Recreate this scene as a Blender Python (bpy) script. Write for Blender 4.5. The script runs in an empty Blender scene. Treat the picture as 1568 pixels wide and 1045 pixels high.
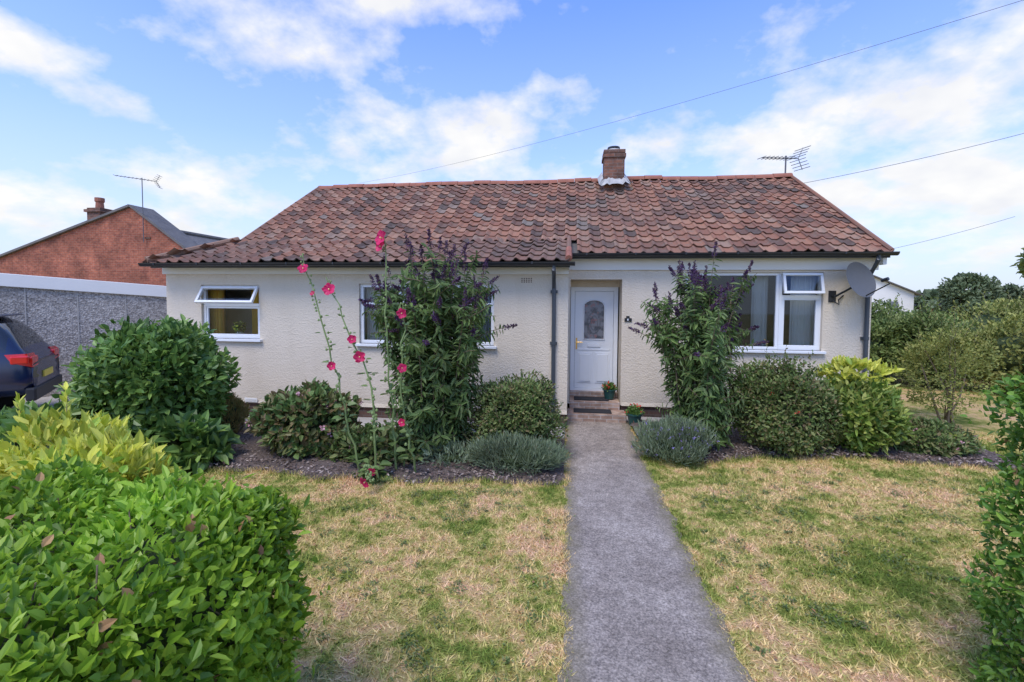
import bpy, math, random
import numpy as np
from mathutils import Vector, Matrix
R=np.random.RandomState(7); random.seed(7)
D2R=math.radians
# ---------------------------------------------------------------- mesh builder
class MB:
    def __init__(s): s.v=[];s.f=[];s.m=[];s.n=0
    def add(s,V,F,mi=0):
        V=np.asarray(V,float).reshape(-1,3)
        F=np.asarray(F)+s.n
        s.v.append(V); s.n+=len(V)
        fl=F.tolist(); s.f+=fl; s.m+=[mi]*len(fl)
    def addp(s,V,F,mi=0):
        V=np.asarray(V,float).reshape(-1,3)
        s.v.append(V)
        for f in F: s.f.append([i+s.n for i in f]); s.m.append(mi)
        s.n+=len(V)
    def box(s,x0,x1,y0,y1,z0,z1,mi=0):
        V=[(x,y,z) for z in (z0,z1) for y in (y0,y1) for x in (x0,x1)]
        s.add(V,[[0,2,3,1],[4,5,7,6],[0,1,5,4],[2,6,7,3],[0,4,6,2],[1,3,7,5]],mi)
    def quad(s,a,b,c,d,mi=0): s.add([a,b,c,d],[[0,1,2,3]],mi)
    def tube(s,pts,r,n=6,mi=0,cap=True):
        pts=np.asarray(pts,float); k=len(pts)
        rr=np.full(k,r) if np.isscalar(r) else np.asarray(r)
        V=[]
        for i in range(k):
            t=pts[min(i+1,k-1)]-pts[max(i-1,0)]; t/=np.linalg.norm(t)+1e-9
            a=np.array([0,0,1.]) if abs(t[2])<.9 else np.array([1.,0,0])
            u=np.cross(t,a);u/=np.linalg.norm(u); w=np.cross(t,u)
            for j in range(n):
                A=2*math.pi*j/n; V.append(pts[i]+rr[i]*(math.cos(A)*u+math.sin(A)*w))
        F=[[i*n+j,i*n+(j+1)%n,(i+1)*n+(j+1)%n,(i+1)*n+j] for i in range(k-1) for j in range(n)]
        if cap: F+= [list(range(n))[::-1],[ (k-1)*n+j for j in range(n)]]
        s.addp(V,F,mi)
    def lathe(s,c,prof,n=16,mi=0):
        V=[];k=len(prof)
        for r,z in prof:
            for j in range(n):
                A=2*math.pi*j/n; V.append((c[0]+r*math.cos(A),c[1]+r*math.sin(A),c[2]+z))
        F=[[i*n+j,i*n+(j+1)%n,(i+1)*n+(j+1)%n,(i+1)*n+j] for i in range(k-1) for j in range(n)]
        s.addp(V,F,mi)
    def leaves(s,P,D,N,L,W,mi=0,fold=.12,curl=.12):
        n=len(P)
        if n==0: return
        D=D/(np.linalg.norm(D,axis=1,keepdims=True)+1e-9)
        S=np.cross(D,N); S/=np.linalg.norm(S,axis=1,keepdims=True)+1e-9
        N2=np.cross(S,D); L=np.broadcast_to(L,(n,))[:,None]; W=np.broadcast_to(W,(n,))[:,None]
        b=P; t=P+D*L-N2*L*curl
        m1=P+D*L*.32+N2*W*fold; m2=P+D*L*.7+N2*W*fold-N2*L*curl*.4
        r1=m1+S*W*.5; l1=m1-S*W*.5; r2=m2+S*W*.38; l2=m2-S*W*.38
        V=np.stack([b,r1,r2,t,l2,l1],1).reshape(-1,3)
        k=np.arange(n)[:,None]*6
        F=np.concatenate([k+np.array([[0,1,2,3]]),k+np.array([[0,3,4,5]])])
        s.add(V,F,mi)
    def obj(s,name,mats,parent=None,smooth=False,bevel=0):
        me=bpy.data.meshes.new(name)
        me.from_pydata(np.concatenate(s.v).tolist(),[],s.f)
        for m in mats: me.materials.append(m)
        me.polygons.foreach_set('material_index',s.m)
        if smooth: me.polygons.foreach_set('use_smooth',[True]*len(s.f))
        me.update()
        o=bpy.data.objects.new(name,me); bpy.context.scene.collection.objects.link(o)
        if parent: o.parent=parent
        if bevel:
            b=o.modifiers.new('bevel','BEVEL'); b.width=bevel; b.segments=2; b.limit_method='ANGLE'
        return o
def empty(name,loc=(0,0,0)):
    o=bpy.data.objects.new(name,None); bpy.context.scene.collection.objects.link(o); o.location=loc; return o
# ---------------------------------------------------------------- materials
def nm(name):
    m=bpy.data.materials.new(name); m.use_nodes=True
    return m,m.node_tree,m.node_tree.nodes['Principled BSDF']
def N(nt,t,**k):
    n=nt.nodes.new(t)
    for a,b in k.items(): setattr(n,a,b)
    return n
def lk(nt,a,b): nt.links.new(a,b)
def ramp(nt,fac,stops,interp='LINEAR'):
    r=nt.nodes.new('ShaderNodeValToRGB'); r.color_ramp.interpolation=interp
    e=r.color_ramp.elements
    while len(e)<len(stops): e.new(.5)
    for i,(p,c) in enumerate(stops):
        e[i].position=p; e[i].color=(*c,1) if len(c)==3 else c
    if fac is not None: lk(nt,fac,r.inputs[0])
    return r.outputs[0]
def noise(nt,vec,scale,detail=4,rough=.55):
    n=N(nt,'ShaderNodeTexNoise'); n.inputs['Scale'].default_value=scale; n.inputs['Detail'].default_value=detail; n.inputs['Roughness'].default_value=rough
    if vec is not None: lk(nt,vec,n.inputs['Vector'])
    return n.outputs['Fac']
def mix(nt,f,a,b,mode='MIX'):
    m=nt.nodes.new('ShaderNodeMix'); m.data_type='RGBA'; m.blend_type=mode
    for s,v in ((m.inputs[0],f),(m.inputs[6],a),(m.inputs[7],b)):
        if hasattr(v,'is_linked'): lk(nt,v,s)
        elif isinstance(v,(int,float)): s.default_value=v
        else: s.default_value=(*v,1)
    return m.outputs[2]
def math_(nt,op,a,b=None,c=None,clamp=False):
    m=nt.nodes.new('ShaderNodeMath'); m.operation=op; m.use_clamp=clamp
    for i,v in enumerate((a,b,c)):
        if v is None: continue
        if hasattr(v,'is_linked'): lk(nt,v,m.inputs[i])
        else: m.inputs[i].default_value=v
    return m.outputs[0]
def pos(nt): return nt.nodes.new('ShaderNodeNewGeometry').outputs['Position']
def bump(nt,b,h,strength,dist):
    n=nt.nodes.new('ShaderNodeBump'); n.inputs['Strength'].default_value=strength; n.inputs['Distance'].default_value=dist
    lk(nt,h,n.inputs['Height']); lk(nt,n.outputs[0],b.inputs['Normal'])
def simple(name,col,rough=.6,metal=0,amt=.15,sc=3,bs=0,bd=.01,bsc=60,spec=.5):
    m,nt,b=nm(name); p=pos(nt); c=np.array(col)
    f=noise(nt,p,sc,6)
    lk(nt,mix(nt,f,tuple(c*(1-amt)),tuple(np.minimum(c*(1+amt),1))),b.inputs['Base Color'])
    b.inputs['Roughness'].default_value=rough; b.inputs['Metallic'].default_value=metal
    b.inputs['Specular IOR Level'].default_value=spec
    if bs: bump(nt,b,noise(nt,p,bsc,4),bs,bd)
    return m
def leafmat(name,cols,rough=.45,trans=.25,sc=1.5,spec=.4,gain=1.0):
    m,nt,b=nm(name); g=nt.nodes.new('ShaderNodeNewGeometry')
    k=len(cols); c=ramp(nt,g.outputs['Random Per Island'],[(i/(k-1) if k>1 else 0,tuple(v*gain for v in cols[i])) for i in range(k)])
    f=ramp(nt,noise(nt,g.outputs['Position'],sc,2),[(.3,(.7,.7,.7)),(.7,(1.25,1.25,1.25))])
    c=mix(nt,1.0,c,f,'MULTIPLY')
    lk(nt,c,b.inputs['Base Color']); b.inputs['Roughness'].default_value=rough; b.inputs['Specular IOR Level'].default_value=spec
    t=nt.nodes.new('ShaderNodeBsdfTranslucent'); lk(nt,c,t.inputs[0])
    ms=nt.nodes.new('ShaderNodeMixShader'); ms.inputs[0].default_value=trans
    lk(nt,b.outputs[0],ms.inputs[1]); lk(nt,t.outputs[0],ms.inputs[2])
    lk(nt,ms.outputs[0],nt.nodes['Material Output'].inputs[0]); return m
def brickmat(name,c1,c2,mortar,w=.225,h=.075):
    m,nt,b=nm(name); p=pos(nt); sp=nt.nodes.new('ShaderNodeSeparateXYZ'); lk(nt,p,sp.inputs[0])
    cb=nt.nodes.new('ShaderNodeCombineXYZ'); lk(nt,math_(nt,'ADD',sp.outputs[0],sp.outputs[1]),cb.inputs[0]); lk(nt,sp.outputs[2],cb.inputs[1])
    t=nt.nodes.new('ShaderNodeTexBrick'); lk(nt,cb.outputs[0],t.inputs['Vector'])
    t.inputs['Scale'].default_value=1; t.inputs['Brick Width'].default_value=w; t.inputs['Row Height'].default_value=h
    t.inputs['Mortar Size'].default_value=.006; t.inputs['Color1'].default_value=(*c1,1); t.inputs['Color2'].default_value=(*c2,1); t.inputs['Mortar'].default_value=(*mortar,1)
    f=ramp(nt,noise(nt,p,1.2,5),[(.3,(.6,.6,.6)),(.7,(1.2,1.2,1.2))])
    f2=ramp(nt,noise(nt,p,9,4),[(.35,(.72,.7,.7)),(.6,(1.1,1.1,1.1))])
    lk(nt,mix(nt,1.,mix(nt,1.0,t.outputs[0],f,'MULTIPLY'),f2,'MULTIPLY'),b.inputs['Base Color']); b.inputs['Roughness'].default_value=.9
    bump(nt,b,t.outputs['Fac'],-.4,.01); return m
def render_mat():
    m,nt,b=nm('cream_render'); p=pos(nt)
    sp=nt.nodes.new('ShaderNodeSeparateXYZ'); lk(nt,p,sp.inputs[0])
    f=noise(nt,p,.9,6,.6)
    c=mix(nt,f,(.67,.575,.445),(.745,.65,.515))
    mp=N(nt,'ShaderNodeMapping'); mp.inputs['Scale'].default_value=(2.2,2.2,.5); lk(nt,p,mp.inputs[0])
    st=ramp(nt,noise(nt,mp.outputs[0],1.3,5),[(.45,(1,1,1)),(.85,(.89,.88,.86))])
    c=mix(nt,1.0,c,st,'MULTIPLY')
    hh=math_(nt,'ADD',sp.outputs[2],math_(nt,'MULTIPLY',noise(nt,p,5,4),.35))
    base=N(nt,'ShaderNodeMapRange'); lk(nt,hh,base.inputs[0]); base.inputs[1].default_value=.38; base.inputs[2].default_value=.8
    c=mix(nt,base.outputs[0],mix(nt,.4,c,(.40,.37,.30)),c)
    lk(nt,c,b.inputs['Base Color']); b.inputs['Roughness'].default_value=.92; b.inputs['Specular IOR Level'].default_value=.2
    v=N(nt,'ShaderNodeTexVoronoi'); v.inputs['Scale'].default_value=38; lk(nt,p,v.inputs['Vector'])
    bump(nt,b,math_(nt,'ADD',v.outputs[0],noise(nt,p,22,3)),.6,.010)
    return m
M={}
M['render']=render_mat()
M['white']=simple('white_upvc',(.80,.81,.81),.3,amt=.04)
M['white_paint']=simple('white_painted_board',(.77,.75,.70),.5,amt=.07,sc=2)
M['black']=simple('black_gutter_plastic',(.022,.024,.027),.35)
M['grey_pipe']=simple('grey_pipe',(.06,.07,.08),.4)
M['plinth']=brickmat('plinth_brick',(.16,.085,.06),(.09,.055,.045),(.15,.13,.11))
M['brick']=brickmat('red_brick',(.40,.12,.06),(.29,.08,.045),(.33,.21,.15))
M['chimney']=brickmat('chimney_brick',(.24,.105,.065),(.12,.065,.045),(.18,.14,.12))
M['mortar']=simple('mortar_flaunching',(.42,.41,.38),.9,amt=.45,sc=8,bs=.5)
M['lead']=simple('lead_flashing',(.16,.17,.18),.6,amt=.3)
M['terracotta']=simple('terracotta',(.31,.12,.075),.85,amt=.5,sc=5,bs=.4)
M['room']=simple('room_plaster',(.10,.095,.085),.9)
M['gold']=simple('brass',(.7,.45,.15),.3,metal=1)
M['concrete']=simple('concrete_slab',(.40,.37,.33),.9,amt=.3,sc=4,bs=.4)
M['quarry']=brickmat('step_brick',(.50,.36,.27),(.38,.25,.18),(.50,.46,.42),w=.21,h=.065)
M['mat']=simple('doormat_fibre',(.025,.025,.028),.95,bs=.8,bsc=200)
M['pot']=simple('green_pot_glaze',(.02,.08,.07),.35)
M['dish']=simple('dish_grey',(.11,.115,.12),.6,amt=.15,spec=.3)
M['alu']=simple('aerial_aluminium',(.13,.13,.14),.5,metal=.3)
M['curt_y']=simple('yellow_curtain',(.75,.45,.05),.9)
M['curt_w']=simple('net_curtain',(.70,.70,.67),.9)
M['slate']=simple('slate_roof',(.13,.12,.11),.7,amt=.5,sc=3,bs=.5,bsc=12,bd=.03)
M['fence']=simple('timber',(.26,.16,.10),.85,amt=.3,sc=6)
M['stem']=simple('green_stem',(.20,.27,.09),.7)
M['bark']=simple('woody_stem',(.19,.14,.09),.85,amt=.3,sc=15)
M['cable']=simple('cable_grey',(.16,.18,.20),.5)
def glassmat():
    m=bpy.data.materials.new('window_glass'); m.use_nodes=True; nt=m.node_tree; nt.nodes.clear()
    o=nt.nodes.new('ShaderNodeOutputMaterial'); t=nt.nodes.new('ShaderNodeBsdfTransparent'); g=nt.nodes.new('ShaderNodeBsdfGlossy')
    t.inputs[0].default_value=(.82,.86,.86,1); g.inputs['Roughness'].default_value=.02; g.inputs[0].default_value=(.9,.95,1,1)
    fr=nt.nodes.new('ShaderNodeFresnel'); fr.inputs[0].default_value=1.5
    mx=nt.nodes.new('ShaderNodeMixShader'); lk(nt,math_(nt,'ADD',fr.outputs[0],.02,clamp=True),mx.inputs[0]); lk(nt,t.outputs[0],mx.inputs[1]); lk(nt,g.outputs[0],mx.inputs[2])
    lk(nt,mx.outputs[0],o.inputs[0]); return m
M['glass']=glassmat()
def tilemat(name,dk=0.):
    m,nt,b=nm(name); g=nt.nodes.new('ShaderNodeNewGeometry'); p=g.outputs['Position']
    c=ramp(nt,g.outputs['Random Per Island'],[(0,(.10,.07,.058)),(.15,(.17,.09,.064)),(.40,(.26,.12,.078)),(.70,(.33,.155,.095)),(.92,(.38,.215,.14)),(1,(.22,.18,.145))])
    f=noise(nt,p,.45,5,.65); d=ramp(nt,f,[(.45-dk*.5,(0,0,0)),(.72-dk*.5,(1,1,1))])
    c=mix(nt,math_(nt,'MULTIPLY',d,.6),c,(.125,.10,.083))
    c=mix(nt,ramp(nt,noise(nt,p,9,5,.7),[(.46,(0,0,0)),(.70,(.6,.6,.6))]),c,(.18,.16,.125))
    lk(nt,c,b.inputs['Base Color']); b.inputs['Roughness'].default_value=.88; b.inputs['Specular IOR Level'].default_value=.2
    bump(nt,b,noise(nt,p,40,4),.4,.006); return m
M['tile']=tilemat('clay_pantiles'); M['tile_d']=tilemat('weathered_pantiles',.2)
def lawncol(nt,p):
    a=noise(nt,p,1.7,4,.6); b=noise(nt,p,8,4,.72); c=noise(nt,p,.4,2)
    s=math_(nt,'ADD',math_(nt,'MULTIPLY',a,.6),math_(nt,'MULTIPLY',b,.5))
    s=math_(nt,'ADD',s,math_(nt,'MULTIPLY',math_(nt,'SUBTRACT',c,.5),.35))
    sp=nt.nodes.new('ShaderNodeSeparateXYZ'); lk(nt,p,sp.inputs[0])
    gx=math_(nt,'MULTIPLY',math_(nt,'ADD',math_(nt,'MULTIPLY',sp.outputs[0],.7),0,clamp=True),.022)
    s=math_(nt,'SUBTRACT',s,gx)
    return ramp(nt,s,[(.40,(.17,.23,.045)),(.475,(.33,.35,.085)),(.52,(.54,.46,.165)),(.57,(.74,.55,.25)),(.65,(.80,.52,.32))])
def lawnmat(name,blade):
    m,nt,b=nm(name); g=nt.nodes.new('ShaderNodeNewGeometry'); p=g.outputs['Position']
    c=lawncol(nt,p)
    if blade:
        v=ramp(nt,g.outputs['Random Per Island'],[(0,(.5,.66,.38)),(.5,(1,1,1)),(1,(1.22,1.18,1.1))]); c=mix(nt,1.,c,v,'MULTIPLY')
    else:
        c=mix(nt,1.,c,ramp(nt,noise(nt,p,70,4,.7),[(.3,(.42,.38,.32)),(.65,(1.0,.98,.90))]),'MULTIPLY')
        bump(nt,b,noise(nt,p,90,4,.7),.8,.02)
    lk(nt,c,b.inputs['Base Color']); b.inputs['Roughness'].default_value=.85; b.inputs['Specular IOR Level'].default_value=.1
    return m
M['lawn']=lawnmat('lawn_ground',False); M['blade']=lawnmat('grass_blades',True)
def pathmat():
    m,nt,b=nm('old_concrete_path'); p=pos(nt)
    c=mix(nt,ramp(nt,noise(nt,p,1.3,6,.7),[(.35,(0,0,0)),(.65,(1,1,1))]),(.265,.222,.185),(.43,.37,.315))
    c=mix(nt,1.,c,ramp(nt,noise(nt,p,60,3,.75),[(.32,(.5,.5,.5)),(.5,(1,1,1)),(.68,(1.6,1.58,1.54))]),'MULTIPLY')
    c=mix(nt,1.,c,ramp(nt,noise(nt,p,12,5,.75),[(.35,(.72,.72,.72)),(.6,(1.06,1.06,1.06))]),'MULTIPLY')
    sp=nt.nodes.new('ShaderNodeSeparateXYZ'); lk(nt,p,sp.inputs[0])
    e=math_(nt,'ABSOLUTE',math_(nt,'SUBTRACT',sp.outputs[0],.53))
    e=math_(nt,'ADD',e,math_(nt,'MULTIPLY',noise(nt,p,5,5),.28))
    ed=ramp(nt,e,[(.50,(0,0,0)),(.68,(1,1,1))])
    c=mix(nt,math_(nt,'MULTIPLY',ed,.65),c,(.20,.17,.09))
    lk(nt,c,b.inputs['Base Color']); b.inputs['Roughness'].default_value=.93; b.inputs['Specular IOR Level'].default_value=.1
    bump(nt,b,noise(nt,p,80,4,.7),.8,.014); return m
M['path']=pathmat()
def soilmat():
    m,nt,b=nm('bark_soil'); p=pos(nt)
    c=mix(nt,noise(nt,p,25,5,.7),(.06,.042,.034),(.24,.185,.155))
    lk(nt,c,b.inputs['Base Color']); b.inputs['Roughness'].default_value=.95
    bump(nt,b,noise(nt,p,30,5,.7),1,.04); return m
M['bed']=soilmat()
M['chip']=leafmat('bark_chips',[(.09,.055,.04),(.20,.14,.11),(.40,.33,.28),(.15,.09,.07)],.9,0)
def pebble():
    m,nt,b=nm('pebbledash'); p=pos(nt)
    v=N(nt,'ShaderNodeTexVoronoi'); v.inputs['Scale'].default_value=32; lk(nt,p,v.inputs['Vector'])
    sp=nt.nodes.new('ShaderNodeSeparateColor'); lk(nt,v.outputs['Color'],sp.inputs[0])
    c=ramp(nt,sp.outputs[0],[(0,(.24,.215,.19)),(.5,(.40,.36,.32)),(1,(.60,.55,.49))])
    c=mix(nt,1.,c,ramp(nt,noise(nt,p,1,5),[(.3,(.75,.75,.75)),(.7,(1.05,1.05,1.05))]),'MULTIPLY')
    lk(nt,c,b.inputs['Base Color']); b.inputs['Roughness'].default_value=.9; bump(nt,b,v.outputs[0],.6,.02); return m
M['pebble']=pebble()
G=1.5
LM={
'hedge':leafmat('privet_leaves',[(.09,.18,.014),(.15,.27,.022),(.24,.38,.032),(.35,.49,.05),(.19,.33,.028),(.28,.40,.04)],.38,.42,2.2,.4,1.3),
'hedge2':leafmat('privet_leaves_dark',[(.06,.14,.018),(.10,.21,.028),(.16,.28,.04),(.24,.37,.055)],.38,.36,2.2,.4,1.25),
'dead':leafmat('brown_leaves',[(.35,.17,.08),(.45,.27,.11)],.7,.1),
'budd':leafmat('buddleia_leaves',[(.065,.11,.03),(.10,.16,.045),(.145,.21,.062),(.195,.25,.10)],.55,.3,1.5,.35,1.3),
'shrub':leafmat('shrub_leaves',[(.04,.09,.018),(.08,.15,.03),(.125,.205,.045),(.18,.265,.06)],.4,.28,2,.45,1.55),
'fuch':leafmat('fuchsia_leaves',[(.05,.085,.022),(.09,.135,.036),(.13,.175,.05),(.18,.20,.07),(.17,.12,.06)],.5,.3,2,.35,G),
'hyd':leafmat('hydrangea_leaves',[(.06,.11,.03),(.10,.16,.042),(.13,.13,.045),(.18,.12,.06)],.5,.25,2,.35,1.5),
'yellow':leafmat('golden_leaves',[(.40,.46,.05),(.60,.60,.08),(.76,.72,.15),(.28,.42,.06)],.45,.35,1.5,.4,1.2),
'lime':leafmat('variegated_leaves',[(.13,.21,.04),(.25,.33,.06),(.48,.49,.13),(.10,.19,.03),(.18,.25,.045)],.45,.3,1.5,.4,1.2),
'lav':leafmat('lavender_leaves',[(.11,.15,.075),(.17,.22,.12),(.25,.29,.18)],.7,.15,2,.4,1.25),
'lavf':leafmat('lavender_flowers',[(.24,.19,.42),(.34,.28,.52)],.7,.1),
'bronze':leafmat('bronze_leaves',[(.22,.15,.04),(.30,.23,.07),(.16,.19,.05)],.6,.25,2,.4,1.2),
'bg':leafmat('hedgerow_leaves',[(.075,.12,.03),(.12,.17,.04),(.17,.22,.06),(.22,.25,.08)],.6,.3,.7,.4,1.35),
'gold':leafmat('golden_shrub_leaves',[(.14,.17,.035),(.23,.25,.06),(.32,.30,.08)],.55,.3,.8,.4,1.2),
'far':leafmat('distant_leaves',[(.08,.12,.05),(.125,.165,.075),(.16,.19,.10)],.7,.15,.3),
'purple':leafmat('buddleia_flowers',[(.04,.02,.045),(.075,.033,.10),(.10,.05,.045),(.12,.05,.18),(.06,.032,.035)],.8,.1),
'magenta':leafmat('hollyhock_petals',[(.66,.02,.12),(.80,.05,.18),(.60,.01,.08)],.5,.3,9),
'pink':leafmat('pink_flowers',[(.66,.30,.36),(.75,.46,.50)],.6,.2),
'red':leafmat('red_flowers',[(.6,.03,.03),(.65,.10,.05)],.6,.2),
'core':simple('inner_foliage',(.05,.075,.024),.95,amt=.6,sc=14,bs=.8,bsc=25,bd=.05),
}
# ---------------------------------------------------------------- plants
def unit(n,rs):
    v=rs.normal(size=(n,3)); return v/np.linalg.norm(v,axis=1,keepdims=True)
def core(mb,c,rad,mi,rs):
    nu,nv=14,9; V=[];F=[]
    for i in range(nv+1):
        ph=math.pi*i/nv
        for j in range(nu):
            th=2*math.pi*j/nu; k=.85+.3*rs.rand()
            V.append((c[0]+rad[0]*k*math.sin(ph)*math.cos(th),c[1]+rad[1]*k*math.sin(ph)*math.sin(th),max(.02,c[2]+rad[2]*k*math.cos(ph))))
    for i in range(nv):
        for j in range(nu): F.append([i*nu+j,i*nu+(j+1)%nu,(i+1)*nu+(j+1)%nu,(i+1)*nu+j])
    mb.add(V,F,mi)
def bush(name,c,rad,n,L,W,lm,lumps=16,lr=.42,up=.35,flowers=None,seed=1,cs=.62,shoots=0,trunk=True,low=.75):
    rs=np.random.RandomState(seed); mb=MB(); c=np.array(c,float); rad=np.array(rad,float)
    ld=unit(lumps,rs); neg=ld[:,2]<0; flip=neg&(rs.rand(lumps)>low); ld[flip,2]*=-1
    lc=c+ld*rad*(1-lr*.75)*(.85+.25*rs.rand(lumps)[:,None]); lrad=lr*rad*(.6+.6*rs.rand(lumps))[:,None]
    idx=rs.randint(lumps,size=n); d=unit(n,rs); f=(1-.45*rs.rand(n)**1.5)[:,None]
    P=lc[idx]+d*lrad[idx]*f
    m2=int(n*.45); q=c+unit(m2,rs)*rad*(.62+.28*rs.rand(m2,1)); P=np.concatenate([P,q])
    P=P[P[:,2]>.03]; n=len(P)
    o=(P-c)/rad; o/=np.linalg.norm(o,axis=1,keepdims=True)
    D=o*.7+unit(n,rs)*.75+np.array([0,0,up]); Nn=o+np.array([0,0,.6])+unit(n,rs)*.45
    mats=[lm,LM['core'],M['bark']]
    mb.leaves(P,D,Nn,L*(.6+.8*rs.rand(n)),W*(.65+.7*rs.rand(n)),0)
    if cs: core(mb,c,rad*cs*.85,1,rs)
    if trunk:
        for i in range(7):
            a=rs.rand()*6.28; e=lc[rs.randint(lumps)]
            b=np.array([c[0]+.1*math.cos(a),c[1]+.1*math.sin(a),0]); mid=(b+e)/2+rs.normal(size=3)*.05
            mb.tube([b,mid,e],[.022,.015,.008],5,2)
    for i in range(shoots):
        j=rs.randint(len(P)); s0=P[j]; dr=o[j]*.5+np.array([0,0,.8])+rs.normal(size=3)*.2; ln=rad[2]*(.25+.3*rs.rand())
        pts=[s0,s0+dr*ln*.5,s0+dr*ln+rs.normal(size=3)*.02]; mb.tube(pts,[.004,.003,.002],3,2)
        m_=14; t=np.linspace(.1,1,m_)[:,None]; Q=s0+dr*ln*t
        mb.leaves(Q,unit(m_,rs)+dr,unit(m_,rs)+np.array([0,0,1]),L*.8,W*.8,0)
    if flowers:
        for (fm,cnt,size,blob) in flowers:
            mats.append(fm); mi=len(mats)-1
            q=rs.choice(np.where(o[:,2]>-.3)[0],cnt)
            for j in q:
                ctr=P[j]+o[j]*.04
                m_=blob; mb.leaves(ctr+rs.normal(size=(m_,3))*size*.45,unit(m_,rs)+o[j],o[j]+unit(m_,rs)*.4,size*.8,size*.7,mi)
    return mb.obj(name,mats)
def buddleia(name,base,H,spread,nst,seed,ln=.15,lean=(0,0)):
    rs=np.random.RandomState(seed); mb=MB(); base=np.array(base,float)
    Ps=[];Ds=[];Ns=[];Ls=[]; FP=[];FD=[]
    def panicle(tip,dr,l):
        m_=int(110); t=rs.rand(m_); rr=.034*(1-t*.8)
        FP.append(tip+dr*l*t[:,None]+unit(m_,rs)*rr[:,None]); FD.append(unit(m_,rs)+dr*.4)
        mb.tube([tip-dr*.05,tip+dr*l],.005,3,1)
    def shoot(p0,dr0,l,r0,leafstart,depth):
        K=9; pts=[p0]; d=dr0.copy()
        for i in range(K):
            d=d+np.array([d[0]*.03,d[1]*.03,-.02])+rs.normal(size=3)*.042; d/=np.linalg.norm(d)
            pts.append(pts[-1]+d*l/K)
        pts=np.array(pts); mb.tube(pts,np.linspace(r0,.003,len(pts)),4,1)
        nl=int(l/.042)
        for i in range(nl):
            s=leafstart+(1-leafstart)*i/nl; x=s*K; a=int(min(x,K-1)); p=pts[a]+(pts[a+1]-pts[a])*(x-a)
            t=pts[a+1]-pts[a]; t/=np.linalg.norm(t); sd=np.cross(t,unit(1,rs)[0]); sd/=np.linalg.norm(sd)
            for sg in (1,-1):
                dd=sd*sg+t*.4+np.array([0,0,-.38])+rs.normal(size=3)*.15
                Ps.append(p);Ds.append(dd);Ns.append(t+np.array([0,0,.5])+rs.normal(size=3)*.2);Ls.append(ln*(.6+.6*rs.rand())*(1.1-.4*s))
        return pts,d
    for i in range(nst):
        a=2*math.pi*(i+rs.rand())/nst; q=math.sqrt(rs.rand()); tilt=q*spread/H
        dr=np.array([math.cos(a)*tilt+lean[0],math.sin(a)*tilt+lean[1],1.]); dr/=np.linalg.norm(dr)
        l=H*(1.02-.26*q+.06*rs.normal())
        p0=base+np.array([math.cos(a),math.sin(a),0])*.30*q
        pts,d=shoot(p0,dr,l,.013,.05,0)
        if rs.rand()<.85: panicle(pts[-1],d,.15+.13*rs.rand())
        for s in range(9):
            k=rs.randint(1,9); p=pts[k]; dd=np.array([math.cos(a)*.5,math.sin(a)*.5,.8])+rs.normal(size=3)*.42; dd/=np.linalg.norm(dd)
            pp,d2=shoot(p,dd,.20+.22*rs.rand(),.006,.1,1)
            if k>5 and rs.rand()<.4: panicle(pp[-1],d2,.10+.12*rs.rand())
    P=np.array(Ps);L=np.array(Ls); mk=P[:,2]>.05
    mb.leaves(P[mk],np.array(Ds)[mk],np.array(Ns)[mk],L[mk],L[mk]*.29,0,curl=.25)
    FPa=np.concatenate(FP);FDa=np.concatenate(FD)
    mb.leaves(FPa,FDa,unit(len(FPa),rs),.024,.016,2)
    return mb.obj(name,[LM['budd'],M['bark'],LM['purple']])
def flower5(mb,c,nrm,r,mi,rs,yc):
    nrm=nrm/np.linalg.norm(nrm); a=np.cross(nrm,[0,0,1.]);a/=np.linalg.norm(a); b=np.cross(nrm,a); V=[c-nrm*r*.25];F=[]
    K=20
    for j in range(K):
        A=2*math.pi*j/K; rr=r*(.84+.16*abs(math.cos(2.5*A)))*(1+.06*rs.randn()); V.append(c+rr*.55*(math.cos(A)*a+math.sin(A)*b)-nrm*r*.02)
    for j in range(K):
        A=2*math.pi*j/K; rr=r*(.8+.2*abs(math.cos(2.5*A))); V.append(c+rr*(math.cos(A)*a+math.sin(A)*b)+nrm*r*(.12+.12*rs.randn()))
    F=[[0,1+j,1+(j+1)%K] for j in range(K)]+[[1+j,1+K+j,1+K+(j+1)%K,1+(j+1)%K] for j in range(K)]
    mb.addp(V,F,mi)
    mb.tube([c-nrm*r*.2,c+nrm*r*.15],r*.1,5,yc)
M['pollen']=simple('pollen',(.7,.6,.25),.8)
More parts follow.
